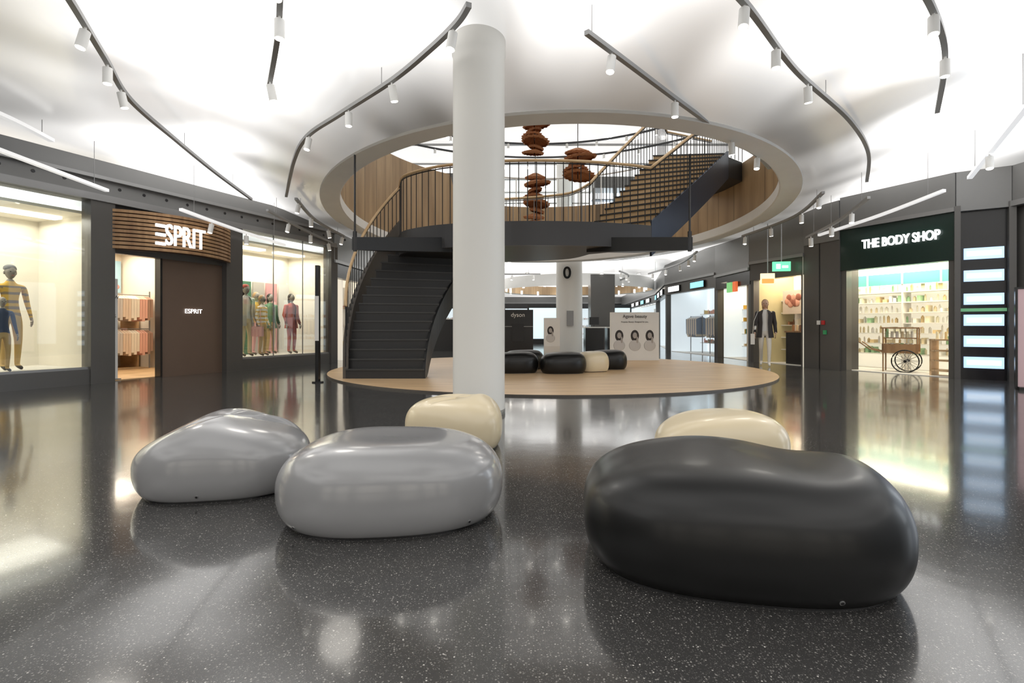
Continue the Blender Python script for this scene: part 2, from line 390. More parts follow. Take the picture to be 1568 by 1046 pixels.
back = catmull([(1.65, 10.95), (1.3, 11.7), (.4, 12.1), (-.6, 12.3)], 5)
poly = [(p.x, p.y) for p in front] + [(p.x, p.y) for p in back]
mb.prism(poly, ZL - .40, ZL, steel)
mb.ribbon([(p.x, p.y, ZL + .05) for p in front], .05, .46, mat('landing_fascia', (.05, .05, .053), .35, .3))
L1 = [(1.65, 10.95), (2.6, 11.9), (3.7, 13.0)]; R1 = [(2.75, 10.15), (4.1, 11.0), (5.45, 12.95)]
NS2 = 14; h2 = (ZU - ZL) / NS2
for i in range(NS2):
    a, b_, c, d = bez(L1, i / NS2), bez(R1, i / NS2), bez(R1, (i + 1) / NS2), bez(L1, (i + 1) / NS2)
    z1 = ZL + (i + 1) * h2
    mb.prism([a, b_, c, d], z1 - h2 - .03, z1 - .03, riser)
    off = (a - d).normalized() * .02
    mb.prism([a + off, b_ + off, c, d], z1 - .03, z1, tread)
stringer(R1, ZL, ZU, .55, .14, bluesteel); stringer(L1, ZL, ZU, .30, -.02, steel)
vs = []
for i in range(K + 1):
    t = i / K; z = ZL + (ZU - ZL) * t - .28; a = bez(L1, t); b_ = bez(R1, t); vs += [(a.x, a.y, z), (b_.x, b_.y, z)]
mb.add(vs, [(2 * i, 2 * i + 1, 2 * i + 3, 2 * i + 2) for i in range(K)], bluesteel)
mb.prism([(3.7, 13.0), (5.45, 12.95), (6.02, 13.4), (5.85, 14.9), (4.3, 14.2)], ZU - .5, ZU, steel)
for x, xt in ((-2.67, -2.0), (3.02, 2.4)):
    ztop = zc(x, 8.7) if nr(x, 8.7) > 1.08 else zrim(8.7)
    mb.cyl((x, 8.7, 2.3), (x, 8.7, ztop), .018, black, 8)
    mb.cyl((x, 8.7, 2.28), (x, 8.7, 2.62), .035, black, 8)
    s_ = 1 if x > 0 else -1
    mb.add([(x - .04 * s_, 8.67, 2.3), (x + .04 * s_, 8.67, 2.3), (xt + .1 * s_, 10.4, 2.5), (xt - .9 * s_, 10.3, 2.5),
            (x - .04 * s_, 8.67, 2.52), (x + .04 * s_, 8.67, 2.52), (xt + .1 * s_, 10.4, 2.8), (xt - .9 * s_, 10.3, 2.8)],
           [(0, 3, 2, 1), (4, 5, 6, 7), (0, 1, 5, 4), (1, 2, 6, 5), (2, 3, 7, 6), (3, 0, 4, 7)], steel)
def balustrade(pts, hgt, spc, m=steel, rail=railw, r=.009):
    pts = [Vector(p) for p in pts]
    mb.tube([p + Vector((0, 0, hgt)) for p in pts], .03, rail, 8)
    mb.tube([p + Vector((0, 0, hgt - .05)) for p in pts], .012, m, 6)
    acc = 0
    for a, b_ in zip(pts[:-1], pts[1:]):
        L = (b_ - a).length; t = (spc - acc) if acc else 0
        while t < L:
            p = a.lerp(b_, t / L); mb.cyl(p, p + Vector((0, 0, hgt - .03)), r, m, 6, caps=False); t += spc
        acc = (L - (t - spc)) % spc
def edge(P, z0, z1, K=20, o=0):
    return [(*bez(P, i / K), z0 + (z1 - z0) * i / K) for i in range(K + 1)]
balustrade(edge(L0, .25, ZL + .02), 1.14, .15)
balustrade([(p.x, p.y, ZL + .03) for p in front], 1.17, .17)
balustrade([(p.x, p.y, ZL) for p in back], 1.1, .17, greymet)
balustrade(edge(R1, ZL + .1, ZU + .1), 1.1, .17)
balustrade(edge(L1, ZL, ZU), 1.1, .17)
balustrade([(5.45, 12.95, ZU), (6.0, 13.35, ZU)], 1.1, .17)
balustrade([(3.7, 13.0, ZU), (4.3, 14.2, ZU), (5.8, 14.9, ZU)], 1.1, .17)
mb.obj('curved_staircase')

# ------------------------------------------------------------------ layered pendants
pend = mat('terracotta_felt', (.40, .17, .07), .7)
def pendant(x, y, z0, z1, R, n):
    mb = MB()
    for i in range(n):
        z = z1 - (z1 - z0) * i / n; hh = (z1 - z0) / n * 1.25; seg = 16; rr = R * (.75 + .25 * math.sin(i * 2.1))
        ox, oy = .06 * math.sin(i * 1.7), .06 * math.cos(i * 2.3); vs = []
        for j in range(seg * 2):
            a = math.pi * j / seg; q = rr * (1 if j % 2 else .86)
            vs += [(x + .3 * q * math.cos(a), y + .3 * q * math.sin(a), z), (x + ox + q * math.cos(a), y + oy + q * math.sin(a), z - hh * .35 + .05 * math.sin(a + i)), (x + ox + q * .9 * math.cos(a), y + oy + q * .9 * math.sin(a), z - hh * .62 + .05 * math.sin(a + i))]
        S = seg * 2
        mb.add(vs, [(3 * j + k, 3 * j + k + 1, 3 * ((j + 1) % S) + k + 1, 3 * ((j + 1) % S) + k) for j in range(S) for k in range(2)], pend)
    mb.cyl((x, y, z0), (x, y, 8.79), .012, black, 6)
    mb.obj('layered_pendant_lamp')
pendant(.62, 14.2, 5.75, 6.8, .42, 7)
pendant(.68, 14.9, 3.9, 5.45, .42, 8)
pendant(1.85, 14.4, 5.15, 6.0, .5, 5)

# ------------------------------------------------------------------ bean shaped seats
def seat(name, cx, cy, rot, A, B, H, m, harm, hfun, bolts=(), z0=0.0, ex=2.4):
    mb = MB(); SEGS = 128; R = 56; vs = []
    sm = lambda s, e: math.copysign(abs(s) ** e, s)
    ph0 = -math.radians(46); zmin = sm(math.sin(ph0), .9)
    def P(j, a):
        ph = ph0 + (math.pi / 2 - ph0) * j / R
        rho = max(0, math.cos(ph)) ** (.42 if ph > 0 else .30); zz = (sm(math.sin(ph), .9) - zmin) / (1 - zmin)
        rr = (abs(math.cos(a)) ** ex + abs(math.sin(a)) ** ex) ** (-1 / ex)
        rr *= 1 + sum(k * math.cos(q * a + p) for q, k, p in harm)
        lx = A * rho * rr * math.cos(a); ly = B * rho * rr * math.sin(a)
        hz = H * hfun(lx / A, ly / B)
        k = zz * zz * (3 - 2 * zz)
        z = zz * (H * .92 * (1 - k) + hz * k)
        c, s_ = math.cos(rot), math.sin(rot)
        return (cx + lx * c - ly * s_, cy + lx * s_ + ly * c, z + .012 + z0)
    for j in range(R + 1):
        for i in range(SEGS): vs.append(P(j, 2 * math.pi * i / SEGS))
    fs = [(j * SEGS + i, j * SEGS + (i + 1) % SEGS, (j + 1) * SEGS + (i + 1) % SEGS, (j + 1) * SEGS + i) for j in range(R) for i in range(SEGS)]
    fs.append([i for i in range(SEGS)][::-1])
    mb.add(vs, fs, m, True)
    base = [P(0, 2 * math.pi * i / SEGS) for i in range(SEGS)]
    mb.add([(cx + (p[0] - cx) * .975, cy + (p[1] - cy) * .975, z) for p in base for z in (z0, z0 + .014)], [(2 * i, 2 * ((i + 1) % SEGS), 2 * ((i + 1) % SEGS) + 1, 2 * i + 1) for i in range(SEGS)], black)
    for a in bolts:
        p = Vector(P(5, a)); q = Vector(P(5, a + .02)); r_ = Vector(P(6, a)); nrm = (q - p).cross(r_ - p).normalized()
        mb.cyl(p - nrm * .004, p + nrm * .003, .010, greymet, 14); mb.cyl(p + nrm * .003, p + nrm * .0045, .006, black, 10)
    return mb.obj(name)
def satin(name, c, r, coat=.25, spec=.5): return mat(name, c, r, coat=coat, noise=.03, nscale=2, spec=spec)
g1 = satin('seat_grey', (.29, .29, .295), .24, .55); g3 = satin('seat_black', (.008, .008, .008), .36, .08, .38); g4 = satin('seat_cream', (.74, .63, .43), .33, .35)
gs = lambda x, y, a, b, s, t: math.exp(-((x - a) / s) ** 2 - ((y - b) / t) ** 2)
def fold(x, y, px, py, ang, w, L, d):
    c, s_ = math.cos(ang), math.sin(ang); u = (x - px) * c + (y - py) * s_; v = -(x - px) * s_ + (y - py) * c
    return d * math.exp(-(v / w) ** 2) * math.exp(-(u / L) ** 2)
seat('bean_seat', -1.81, 3.28, .18, .475, .46, .41, g1, [(2, .03, .5), (3, .035, 1.2)],
     lambda x, y: .95 + .15 * gs(x, y, -.1, .15, .4, .9) - .12 * gs(x, y, 1.0, 0, .5, 1) - .18 * gs(x, y, -1, 0, .5, 1.2)
     + fold(x, y, .15, .1, .9, .06, .5, -.11) + fold(x, y, .30, .1, .7, .06, .5, .07) + fold(x, y, .46, .15, .5, .06, .4, -.11) + fold(x, y, -.1, .45, .3, .08, .4, -.05), (-1.65,))
seat('bean_seat', -.65, 2.79, .07, .575, .45, .405, g1, [(2, .02, 0), (3, .02, .4)],
     lambda x, y: 1.02 - .05 * gs(x, y, .05, .1, .5, .6) - .05 * gs(x, y, 1, 0, .4, 1) - .08 * gs(x, y, -1, 0, .4, 1), (-2.35, -.75))
seat('bean_seat', .945, 2.23, -.24, .655, .45, .435, g3, [(2, .02, 2.6), (3, .03, -.6)],
     lambda x, y: 1.0 + .08 * gs(x, y, -.1, .3, .4, .7) - .05 * gs(x, y, .42, .1, .2, .6) + .08 * gs(x, y, .8, .1, .22, .8) - .07 * gs(x, y, -1, -.2, .35, 1), (-1.1,), ex=2.8)
seat('bean_seat', -.48, 4.40, -.3, .415, .36, .385, g4, [(2, .05, 1.0), (3, .05, 2.2)],
     lambda x, y: 1.02 + fold(x, y, .1, -.1, .9, .1, .5, -.18) + fold(x, y, -.35, .2, .4, .1, .4, -.10) + .08 * gs(x, y, .5, .1, .25, .5) - .1 * gs(x, y, -1, 0, .4, 1))
seat('bean_seat', 1.50, 3.72, .0, .445, .34, .365, g4, [(2, .03, .3), (3, .03, 1.6)],
     lambda x, y: 1.02 - .18 * gs(x, y, -1, 0, .6, 1) + .03 * gs(x, y, .4, 0, .4, .6) - .05 * gs(x, y, 1, 0, .3, 1))
for cx, cy, A, B, m, rt in ((.05, 10.9, .48, .36, g3, 0), (1.06, 10.85, .47, .42, g3, .1), (1.74, 11.2, .34, .33, g4, .4), (2.2, 11.9, .44, .38, g3, 0), (.25, 11.85, .46, .38, g3, .2)):
    seat('bean_seat', cx, cy, rt, A, B, .42, m, [(2, .03, .4), (3, .04, cx)], lambda x, y: 1.0 + .04 * x, z0=.031)

# ------------------------------------------------------------------ track lights
def track(pts, ts, w=.055, wires=(.15, .85), m=trackm, spots=True):
    P = catmull(pts, 10); mb = MB(); mb.ribbon(P, w, .05, m)
    n = len(P) - 1
    for t in wires:
        p = P[int(t * n)]; mb.cyl(p, (p.x, p.y, max(p.z + .02, zc(p.x, p.y) - .005)), .005, greymet, 6)
    for i, t in enumerate(ts):
        p = P[int(t * n)]; b0 = p - Vector((0, 0, .05)); tilt = Vector(((i % 3 - 1) * .025, ((i * 7) % 3 - 1) * .03, -.18))
        mb.cyl(b0, b0 - Vector((0, 0, .05)), .012, white, 8)
        q = b0 - Vector((0, 0, .04)); mb.cyl(q, q + tilt, .048, white, 20)
        e = q + tilt; mb.cyl(e, e + tilt.normalized() * .006, .040, spotem, 20)
    mb.obj('track_light')
def tz(y): return 4.05 - .06 * max(0, y - 7.6)
def tp(l): return [(x, y, tz(y)) for x, y in l]
track(tp([(-4.87, 11.04), (-3.88, 9.1), (-3.24, 8.08), (-2.455, 7.29), (-1.476, 6.29), (-.88, 5.56), (-.545, 5.09), (-.405, 4.81)]), (.3, .46, .58, .83), wires=(.05, .55))
track(tp([(.765, 5.26), (1.316, 5.86), (2.385, 7.03), (3.49, 8.15), (4.22, 8.81), (4.73, 9.41)]), (.14, .36, .6, .8), wires=(.05, .9))
track(tp([(-3.9, 4.3), (-4.11, 4.78), (-4.58, 5.76), (-5.09, 6.83), (-5.38, 8.2), (-5.58, 9.64), (-5.73, 11.26)]), (.24, .36, .46), wires=(.7, .9))
track(tp([(1.4, 4.1), (2.17, 4.78), (3.36, 6.05), (4.92, 7.47), (6.04, 8.68), (7.0, 10.1)]), (.2, .32, .44), wires=(.5,))
track(tp([(3.2, 4.2), (3.9, 4.78), (4.58, 5.43), (5.17, 6.13), (5.98, 7.2)]), (.3, .6), wires=(.2,))
track(tp([(-1.9, 4.2), (-2.04, 4.51), (-2.43, 5.31), (-3.05, 6.43)]), (.25, .55, .95), wires=(.3,))
linw = mat('linear_luminaire', (.8, .8, .8), .4, emit=.5, ecol=(1, 1, 1))
track([(-7.1, 5.9, 3.95), (-7.0, 7.0, 3.93), (-7.1, 7.9, 3.9)], (), .08, m=linw)
track([(-6.9, 6.4, 3.42), (-6.95, 7.6, 3.4), (-7.0, 8.85, 3.38)], (), .07, m=linw, wires=(.85,))
track([(-6.2, 9.58, 3.22), (-5.95, 11.0, 3.12), (-5.55, 12.5, 3.02)], (.3, .6), .07, m=linw)
track([(-5.4, 11.3, 3.6), (-5.2, 12.8, 3.45), (-5.0, 14.2, 3.35)], (.3, .6, .9), .06)
track([(-4.6, 10.9, 3.75), (-4.75, 12.4, 3.6), (-4.6, 14, 3.5)], (.1, .4, .7, .95), .06)
track([(6.0, 5.9, 3.65), (6.9, 7.3, 3.62), (7.75, 8.67, 3.55)], (.6,), .07, m=linw)
track([(7.6, 9.0, 3.42), (7.35, 10.3, 3.25), (6.95, 11.6, 3.1)], (), .07, m=linw)
track([(6.83, 9.8, 3.5), (6.95, 10.9, 3.28), (6.85, 11.9, 3.1)], (.3, .6, .9), .06)
track([(6.2, 10.2, 3.7), (6.6, 12, 3.6), (6.3, 14, 3.5)], (.1, .4, .7, .95), .06)
track([(5.6, 15.5, 3.3), (5.9, 18, 3.25), (5.6, 21, 3.2)], (.1, .3, .5, .7, .9), .06)
track([(4.2, 20, 3.2), (5.0, 22, 3.2), (5.0, 25, 3.2)], (.1, .3, .5, .7, .9), .06)
track([(-3.5, 19.5, 3.25), (-1, 21.5, 3.25), (1.2, 21.6, 3.25)], (.1, .3, .5, .7, .9), .06)
mb = MB()
for i in range(7):
    for j in range(7):
        x = -3.5 + i * 1.7 + (j % 2) * .8; y = 20.5 + j * 2.9
        z = zc(x, y) - .03; mb.cyl((x, y, z), (x, y, z + .04), .10, white, 12); mb.cyl((x, y, z - .006), (x, y, z), .075, spotem, 12)
mb.obj('ceiling_downlights')

mb = MB(); 
for r_, z0, z1, m in ((4.0, 2.95, 3.45, woodwall), (4.08, 2.9, 3.45, white)):
    mb.lathe((3.4, 27.5, 0), [(r_, z0), (r_, z1)], m, 80)
mb.lathe((3.4, 27.5, 0), [(4.0, 2.95), (4.08, 2.9)], white, 80)
for i in range(18):
    a = 2 * math.pi * i / 18; mb.cyl((3.4 + 3.7 * math.cos(a), 27.5 + 3.7 * math.sin(a), 2.9), (3.4 + 3.7 * math.cos(a), 27.5 + 3.7 * math.sin(a), 3.1), .05, spotem, 8)
mb.obj('trim_far_atrium_ring')

# ------------------------------------------------------------------ figures
def figure(name, x, y, z, face, height, top, legs, shoes, skinm, hair, stride=0.0, hat=None, extra=None, arms=0.0, coat=None, stripes=None, bag=None, dress=None):
    S = height / 1.76
    J = {'pel': (0, 0, .95, .125, .095), 'sp': (0, 0, 1.14, .105, .08), 'ch': (0, 0, 1.34, .135, .09), 'nb': (0, 0, 1.47, .055, .05), 'nk': (0, -.01, 1.56, .048, .048),
         'hl': (.085, 0, .88, .085, .085), 'kl': (.095, -.03 - stride * .5, .49, .056, .056), 'al': (.09, -stride * .75, .09, .036, .038), 'tl': (.10, -stride * .75 - .15, .035, .035, .025),
         'hr': (-.085, 0, .88, .085, .085), 'kr': (-.095, -.03 + stride * .25, .49, .056, .056), 'ar': (-.09, .02 + stride * .9, .09 + abs(stride) * .08, .036, .038), 'tr': (-.10, stride * .9 - .13, .035, .035, .025),
         'sl': (.175, 0, 1.42, .055, .05), 'el': (.235, .03 + arms * .3, 1.14, .04, .04), 'wl': (.25, -.07 + arms * .3 - abs(arms) * .1, .90, .027, .024), 'pl': (.25, -.09 + arms * .3 - abs(arms) * .1, .84, .032, .018),
         'sr': (-.175, 0, 1.42, .055, .05), 'er': (-.235, .03 - arms * .3, 1.14, .04, .04), 'wr': (-.25, -.07 - arms * .3, .90, .027, .024), 'pr': (-.25, -.09 - arms * .3, .84, .032, .018)}
    E = [('pel', 'sp'), ('sp', 'ch'), ('ch', 'nb'), ('nb', 'nk'), ('pel', 'hl'), ('hl', 'kl'), ('kl', 'al'), ('al', 'tl'), ('pel', 'hr'), ('hr', 'kr'), ('kr', 'ar'), ('ar', 'tr'),
         ('ch', 'sl'), ('sl', 'el'), ('el', 'wl'), ('wl', 'pl'), ('ch', 'sr'), ('sr', 'er'), ('er', 'wr'), ('wr', 'pr')]
    keys = list(J); me = bpy.data.meshes.new('sk'); me.from_pydata([J[k][:3] for k in keys], [(keys.index(a), keys.index(b_)) for a, b_ in E], [])
    o = bpy.data.objects.new('sk', me); sc.collection.objects.link(o); md = o.modifiers.new('s', 'SKIN'); md.use_smooth_shade = True
    sv = me.skin_vertices[0].data
    for i, k in enumerate(keys): sv[i].radius = J[k][3:5]; sv[i].use_root = (k == 'pel')
    sb = o.modifiers.new('u', 'SUBSURF'); sb.levels = 2
    dg = bpy.context.evaluated_depsgraph_get(); em = bpy.data.meshes.new_from_object(o.evaluated_get(dg))
    T = Matrix.Translation((x, y, z)) @ Matrix.Rotation(face, 4, 'Z') @ Matrix.Scale(S, 4)
    mb = MB(T); V = [v.co.copy() for v in em.vertices]
    groups = {}
    for p in em.polygons:
        c = p.center; ax = abs(c.x)
        if c.z > 1.50: m = skinm
        elif ax > .205 and c.z < .90: m = skinm
        elif c.z < .085: m = shoes
        elif c.z > .93 or ax > .2:
            m = top if not stripes or int(c.z * 26) % 3 else stripes
        else: m = legs
        groups.setdefault(m.name, (m, []))[1].append(tuple(p.vertices))
    for m, fs in groups.values(): mb.add(V, fs, m, True)
    bpy.data.objects.remove(o)
    vs = []; sg, rg = 20, 14; hz = 1.655
    for j in range(rg + 1):
        t = math.pi * j / rg
        for i in range(sg):
            a = 2 * math.pi * i / sg; X = math.sin(t) * math.cos(a); Y = math.sin(t) * math.sin(a); Z = math.cos(t)
            w = .076 * (1 - .22 * max(0, -Z)); dd = .094; yy = Y * dd * (1 - .12 * max(0, -Z))
            if Y < -.9 and abs(Z + .1) < .25 and abs(X) < .3: yy -= .018
            vs.append((X * w, yy - .012, hz + Z * .118))
    mb.add(vs, [(j * sg + i, (j + 1) * sg + i, (j + 1) * sg + (i + 1) % sg, j * sg + (i + 1) % sg) for j in range(rg) for i in range(sg)], skinm, True)
    for sx in (-1, 1):
        mb.ball((sx * .078, 0, hz - .01), (.01, .02, .03), skinm, 8, 6)
        mb.ball((sx * .03, -.098, hz + .008), (.013, .006, .007), black, 8, 6)
        k = 'l' if sx > 0 else 'r'; px, py, pz = J['p' + k][:3]
        for q in range(4):
            fy = py - .026 + q * .017; L = (.065, .075, .07, .055)[q]
            mb.tube([(px, fy, pz - .01), (px, fy - .004, pz - .03 - L * .5), (px - sx * .015, fy - .008, pz - .03 - L)], [.0085, .008, .006], skinm, 6)
        mb.tube([(px, py - .028, pz + .025), (px - sx * .006, py - .055, pz - .01), (px - sx * .01, py - .058, pz - .04)], [.010, .009, .007], skinm, 6)
    mb.ball((0, -.10, hz - .055), (.022, .006, .006), mat('lips', (.4, .12, .1), .5), 8, 6)
    if hair: 
        mb.ball((0, .018, hz + .03), (.086, .095, .105), hair, 16, 10); mb.ball((0, .06, hz - .07), (.075, .045, .12), hair, 14, 8)
    if hat:
        mb.ball((0, .012, hz + .075), (.082, .094, .06), hat, 16, 8); mb.lathe((0, 0.005, hz + .055), [(.080, .02), (.086, 0), (.078, -.012)], hat, 18, sy=1.12)
    if coat:
        nseg = 22; prof = [(.075, 1.50), (.15, 1.45), (.195, 1.37), (.175, 1.15), (.19, .95), (.215, .76)]
        vs = []
        for r_, zz in prof:
            for q in range(nseg + 1):
                a = math.radians(-90 + 22 + (360 - 44) * q / nseg) if zz < 1.46 else math.radians(-90 + 35 + (360 - 70) * q / nseg)
                vs.append((r_ * math.cos(a), r_ * .72 * math.sin(a), zz))
        mb.add(vs, [(j * (nseg + 1) + q, j * (nseg + 1) + q + 1, (j + 1) * (nseg + 1) + q + 1, (j + 1) * (nseg + 1) + q) for j in range(len(prof) - 1) for q in range(nseg)], coat, True)
        for sd in ('l', 'r'):
            s0, e0, w0 = (Vector(J[k_ + sd][:3]) for k_ in ('s', 'e', 'w'))
            mb.tube([s0 + (s0 - e0).normalized() * .03, s0, e0, w0], [.05, .068, .054, .042], coat, 12)
    if dress:
        mb.lathe((0, 0, 0), [(.13, 1.2), (.12, 1.08), (.17, .92), (.24, .6), (.235, .59)], dress, 24, sy=.75)
    if bag:
        bx = -.30; mb.box((bx - .05, -.22, .58), (bx + .05, .10, .86), bag); mb.tube([(bx, -.18, .86), (bx + .03, -.12, 1.2), (-.17, -.06, 1.46), (-.16, .05, 1.42), (bx, .06, .86)], .008, bag, 6)
    return mb.obj(name)

# ------------------------------------------------------------------ LEFT shops
AL = (-7.84, 7.84); BL = (-5.0, 14.3); ML, LL = frame(AL, BL)
w = MB(ML)
w.box((-9, 0, 3.22), (LL + .1, .3, 3.95), fascia)
w.box((-9, -.06, 3.22), (LL + .1, 0, 3.34), greymet)
w.box((-9, -.10, 3.6), (LL + .1, 0, 3.66), greymet)
for u0, u1 in ((-9, 1.2), (4.18, LL)):
    w.box((u0, .0, 0), (u1, .18, .26), charcoal)
for u0, u1 in ((1.19, 1.57), (3.78, 4.18), (LL - .1, LL + .15), (-3.2, -3.0)):
    w.box((u0, -.03, 0), (u1, .25, 3.25), charcoal)
w.box((1.57, .1, 2.35), (3.8, .25, 3.25), charcoal)
for i in range(40): w.cyl((-8 + i * .42, -.005, 3.5), (-8 + i * .42, .02, 3.5), .03, black, 8)
w.box((2.45, .12, 0), (3.78, .22, 2.35), browndoor); w.box((2.43, .08, 0), (2.47, .25, 2.35), black)
wl = w.obj('wall_left')
w = MB(ML)
w.box((-9, 1.9, 0), (1.4, 2.0, 3.3), creamw); w.box((-9, .3, 3.0), (1.4, 2.0, 3.05), creamw); w.box((1.3, .26, 0), (1.4, 2, 3), creamw)
w.box((-9, .19, .0), (1.3, 1.9, .27), frost)
w.box((3.9, .26, 0), (3.95, 4.2, 3), beige); w.box((3.95, 1.7, 0), (LL + .1, 1.8, 3.3), creamw); w.box((3.95, .19, .0), (LL + .1, 1.7, .27), frost); w.box((3.95, .3, 3.0), (LL + .1, 1.8, 3.05), creamw)
w.box((LL + .02, .26, 0), (LL + .1, 1.8, 3), creamw)
w.box((1.4, 4.0, 0), (4, 4.1, 3.3), beige); w.box((1.4, .3, 2.9), (4, 4.1, 2.95), creamw)
w.box((1.57, .25, 0), (3.9, 4.0, .012), riser)
for u, nn, L in ((-2.5, 1.0, 1.2), (-.6, 1.0, 1.2), (.6, 1.0, .6), (4.6, .9, .9), (5.9, .9, .9)):
    w.box((u, nn - .12, 2.95), (u + L, nn + .12, 2.995), lampneu)
for u, nn in ((1.7, 1.2), (2.6, 2.4), (1.8, 3.2)): w.box((u, nn, 2.85), (u + .6, nn + .25, 2.895), lampwarm)
w.obj('wall_shop_interior_left')
for k, (u0, u1) in enumerate(((-3.0, 1.19), (4.18, LL - .1))):
    g = MB(ML); g.box((u0, .06, .26), (u1, .075, 3.22), glass)
    for i in range(1, 3): 
        uu = u0 + (u1 - u0) * (i / 3); g.box((uu - .006, .055, .26), (uu + .006, .08, 3.22), greymet)
    g.box((u0, .04, .26), (u1, .1, .3), greymet); g.obj('window_%d' % (k + 1))
text('ESPRIT', .13, ML, (3.12, .1, 1.32), signw, wl, .004)
sg = MB(ML); K = 24
for i in range(10):
    z = 2.42 + i * .073; P = []
    for k in range(K + 1):
        t = k / K; u = 1.52 + 2.36 * t; P.append((u, -.55 * math.sin(math.pi * t) ** .8 + .02, z + .052))
    sg.ribbon(P, .06, .052, slatw)
P = [(1.54 + 2.3 * k / K, -.50 * math.sin(math.pi * k / K) ** .8 + .05, 3.14) for k in range(K + 1)]
sg.ribbon(P, .03, .74, mat('sign_back', (.05, .03, .02), .6))
so = sg.obj('curved_slat_shop_sign')
tx = text('SPRIT', .56, ML, (2.49, -.60, 2.70), signw, so, .02, sx=.58)
eb = MB(ML)
for zz in (2.535, 2.70, 2.865): eb.box((1.93, -.62, zz - .027), (2.10, -.58, zz + .027), signw)
eb.obj('letter_bars', so)
def garments(mb, u0, u1, n, z, cols, nn, L=.75):
    mb.cyl((u0, nn, z), (u1, nn, z), .012, greymet, 8)
    k = int((u1 - u0) / .06)
    for i in range(k):
        u = u0 + (i + .5) * .06; m = cols[(i * 5 + i // 3) % len(cols)]; l = L * (.85 + .15 * ((i * 7) % 5) / 4)
        vs = [(u - .02, nn - .05, z - .03), (u + .02, nn - .05, z - .03), (u + .02, nn + .05, z - .03), (u - .02, nn + .05, z - .03),
              (u - .025, nn - .21, z - .1), (u + .025, nn - .21, z - .1), (u + .025, nn + .21, z - .1), (u - .025, nn + .21, z - .1),
              (u - .028, nn - .2, z - l), (u + .028, nn - .2, z - l), (u + .028, nn + .2, z - l), (u - .028, nn + .2, z - l)]
        fs = [(0, 1, 2, 3), (8, 11, 10, 9)] + [(o + a, o + b_, o + 4 + b_, o + 4 + a) for o in (0, 4) for a, b_ in ((1, 0), (2, 1), (3, 2), (0, 3))]
        mb.add(vs, fs, m)
cc = [mat('cloth_%d' % i, c, .85) for i, c in enumerate([(.7, .55, .42), (.75, .42, .33), (.55, .5, .45), (.8, .72, .6), (.35, .22, .16), (.25, .3, .38), (.62, .35, .35), (.78, .62, .3), (.45, .38, .25)])]
rk = MB(ML)
garments(rk, 1.45, 2.1, 0, 1.35, cc[:5], 1.6, .65)
for u in (1.45, 2.1): rk.cyl((u, 1.6, .012), (u, 1.6, 1.38), .018, greymet, 8)
rk.obj('clothes_rack')
rk = MB(ML)
for z in (.95, 1.75): garments(rk, 2.2, 3.8, 0, z, [cc[0], cc[3], cc[1], cc[4], cc[2]], 2.7, .62)
for u in (2.2, 3.0, 3.8): rk.cyl((u, 2.7, .012), (u, 2.7, 1.85), .018, greymet, 8)
rk.obj('clothes_rack')
rk = MB(ML)
for z in (.4, .8, 1.2): rk.box((2.0, 3.2, z), (3.85, 3.9, z + .03), riser)
for i in range(13):
    for z in (.43, .83): rk.box((2.05 + i * .135, 3.3, z), (2.16 + i * .135, 3.8, z + .08 + .02 * (i % 4)), cc[(i * 3) % 9])
for u in (2.0, 3.82): rk.box((u, 3.2, .012), (u + .03, 3.9, 1.2), riser)
rk.obj('folded_clothes_shelf')
rk = MB(ML); rk.box((2.6, 3.93, 1.85), (3.85, 3.99, 2.65), mat('poster_blue', (.35, .55, .65), .6))
for i in range(16):
    a = random.random(); b2 = random.random(); rk.ball((2.75 + a * .95, 3.925, 1.98 + b2 * .55), (.14, .006, .08), emat('art%d' % (i % 5), [(.8, .25, .2), (.2, .5, .6), (.9, .6, .3), (.8, .5, .6), (.3, .6, .4)][i % 5], .3), 10, 6)
rk.obj('fashion_poster')
rk = MB(ML); rk.box((1.60, .35, .02), (1.82, .40, 1.9), white); rk.box((1.58, .28, 0.013), (1.84, .48, .03), greymet)
po = rk.obj('standing_poster'); text('WOW', .09, ML, (1.71, .345, 1.55), mat('grey_ink', (.1, .1, .1), .6), po, .002); text('-50%', .08, ML, (1.71, .345, 1.2), MATS['grey_ink'], po, .002)
def L2W(M, u, n_, z=0): return M @ Vector((u, n_, z))
yel = mat('mustard_knit', (.72, .44, .08), .9); cream_c = mat('cream_cloth', (.78, .66, .42), .9); khaki = mat('khaki_cloth', (.55, .38, .18), .9); navy = mat('navy_cloth', (.05, .07, .13), .9)
red = mat('red_cloth', (.42, .09, .07), .9); pink = mat('pink_cloth', (.75, .40, .40), .9); green = mat('green_cloth', (.08, .20, .12), .9); wcl = mat('white_cloth', (.8, .79, .76), .9); shoe = mat('dark_shoe', (.03, .025, .02), .5)
hatg = mat('grey_beanie', (.22, .22, .23), .9); greyknit = mat('grey_knit', (.45, .44, .42), .9)
fa = math.radians(65)
p = L2W(ML, .42, .75); figure('shop_mannequin', p.x, p.y, .27, fa, 1.74, yel, mat('mustard_trouser', (.62, .42, .16), .9), shoe, manq, None, hat=hatg, stripes=mat('stripe_dark', (.30, .22, .13), .9))
p = L2W(ML, .2, .45); figure('shop_mannequin', p.x, p.y, .27, fa, 1.2, navy, khaki, shoe, manq, None, bag=navy)
p = L2W(ML, 4.78, .62); figure('shop_mannequin', p.x, p.y, .27, fa, 1.74, wcl, cream_c, shoe, manq, hairk, hat=red, coat=greyknit)
p = L2W(ML, 5.15, .5); figure('shop_mannequin', p.x, p.y, .27, fa + .3, 1.5, wcl, khaki, shoe, manq, hairb, bag=pink, stripes=yel)
p = L2W(ML, 5.4, 1.0); figure('shop_mannequin', p.x, p.y, .27, fa, 1.6, yel, pink, shoe, manq, hairb)
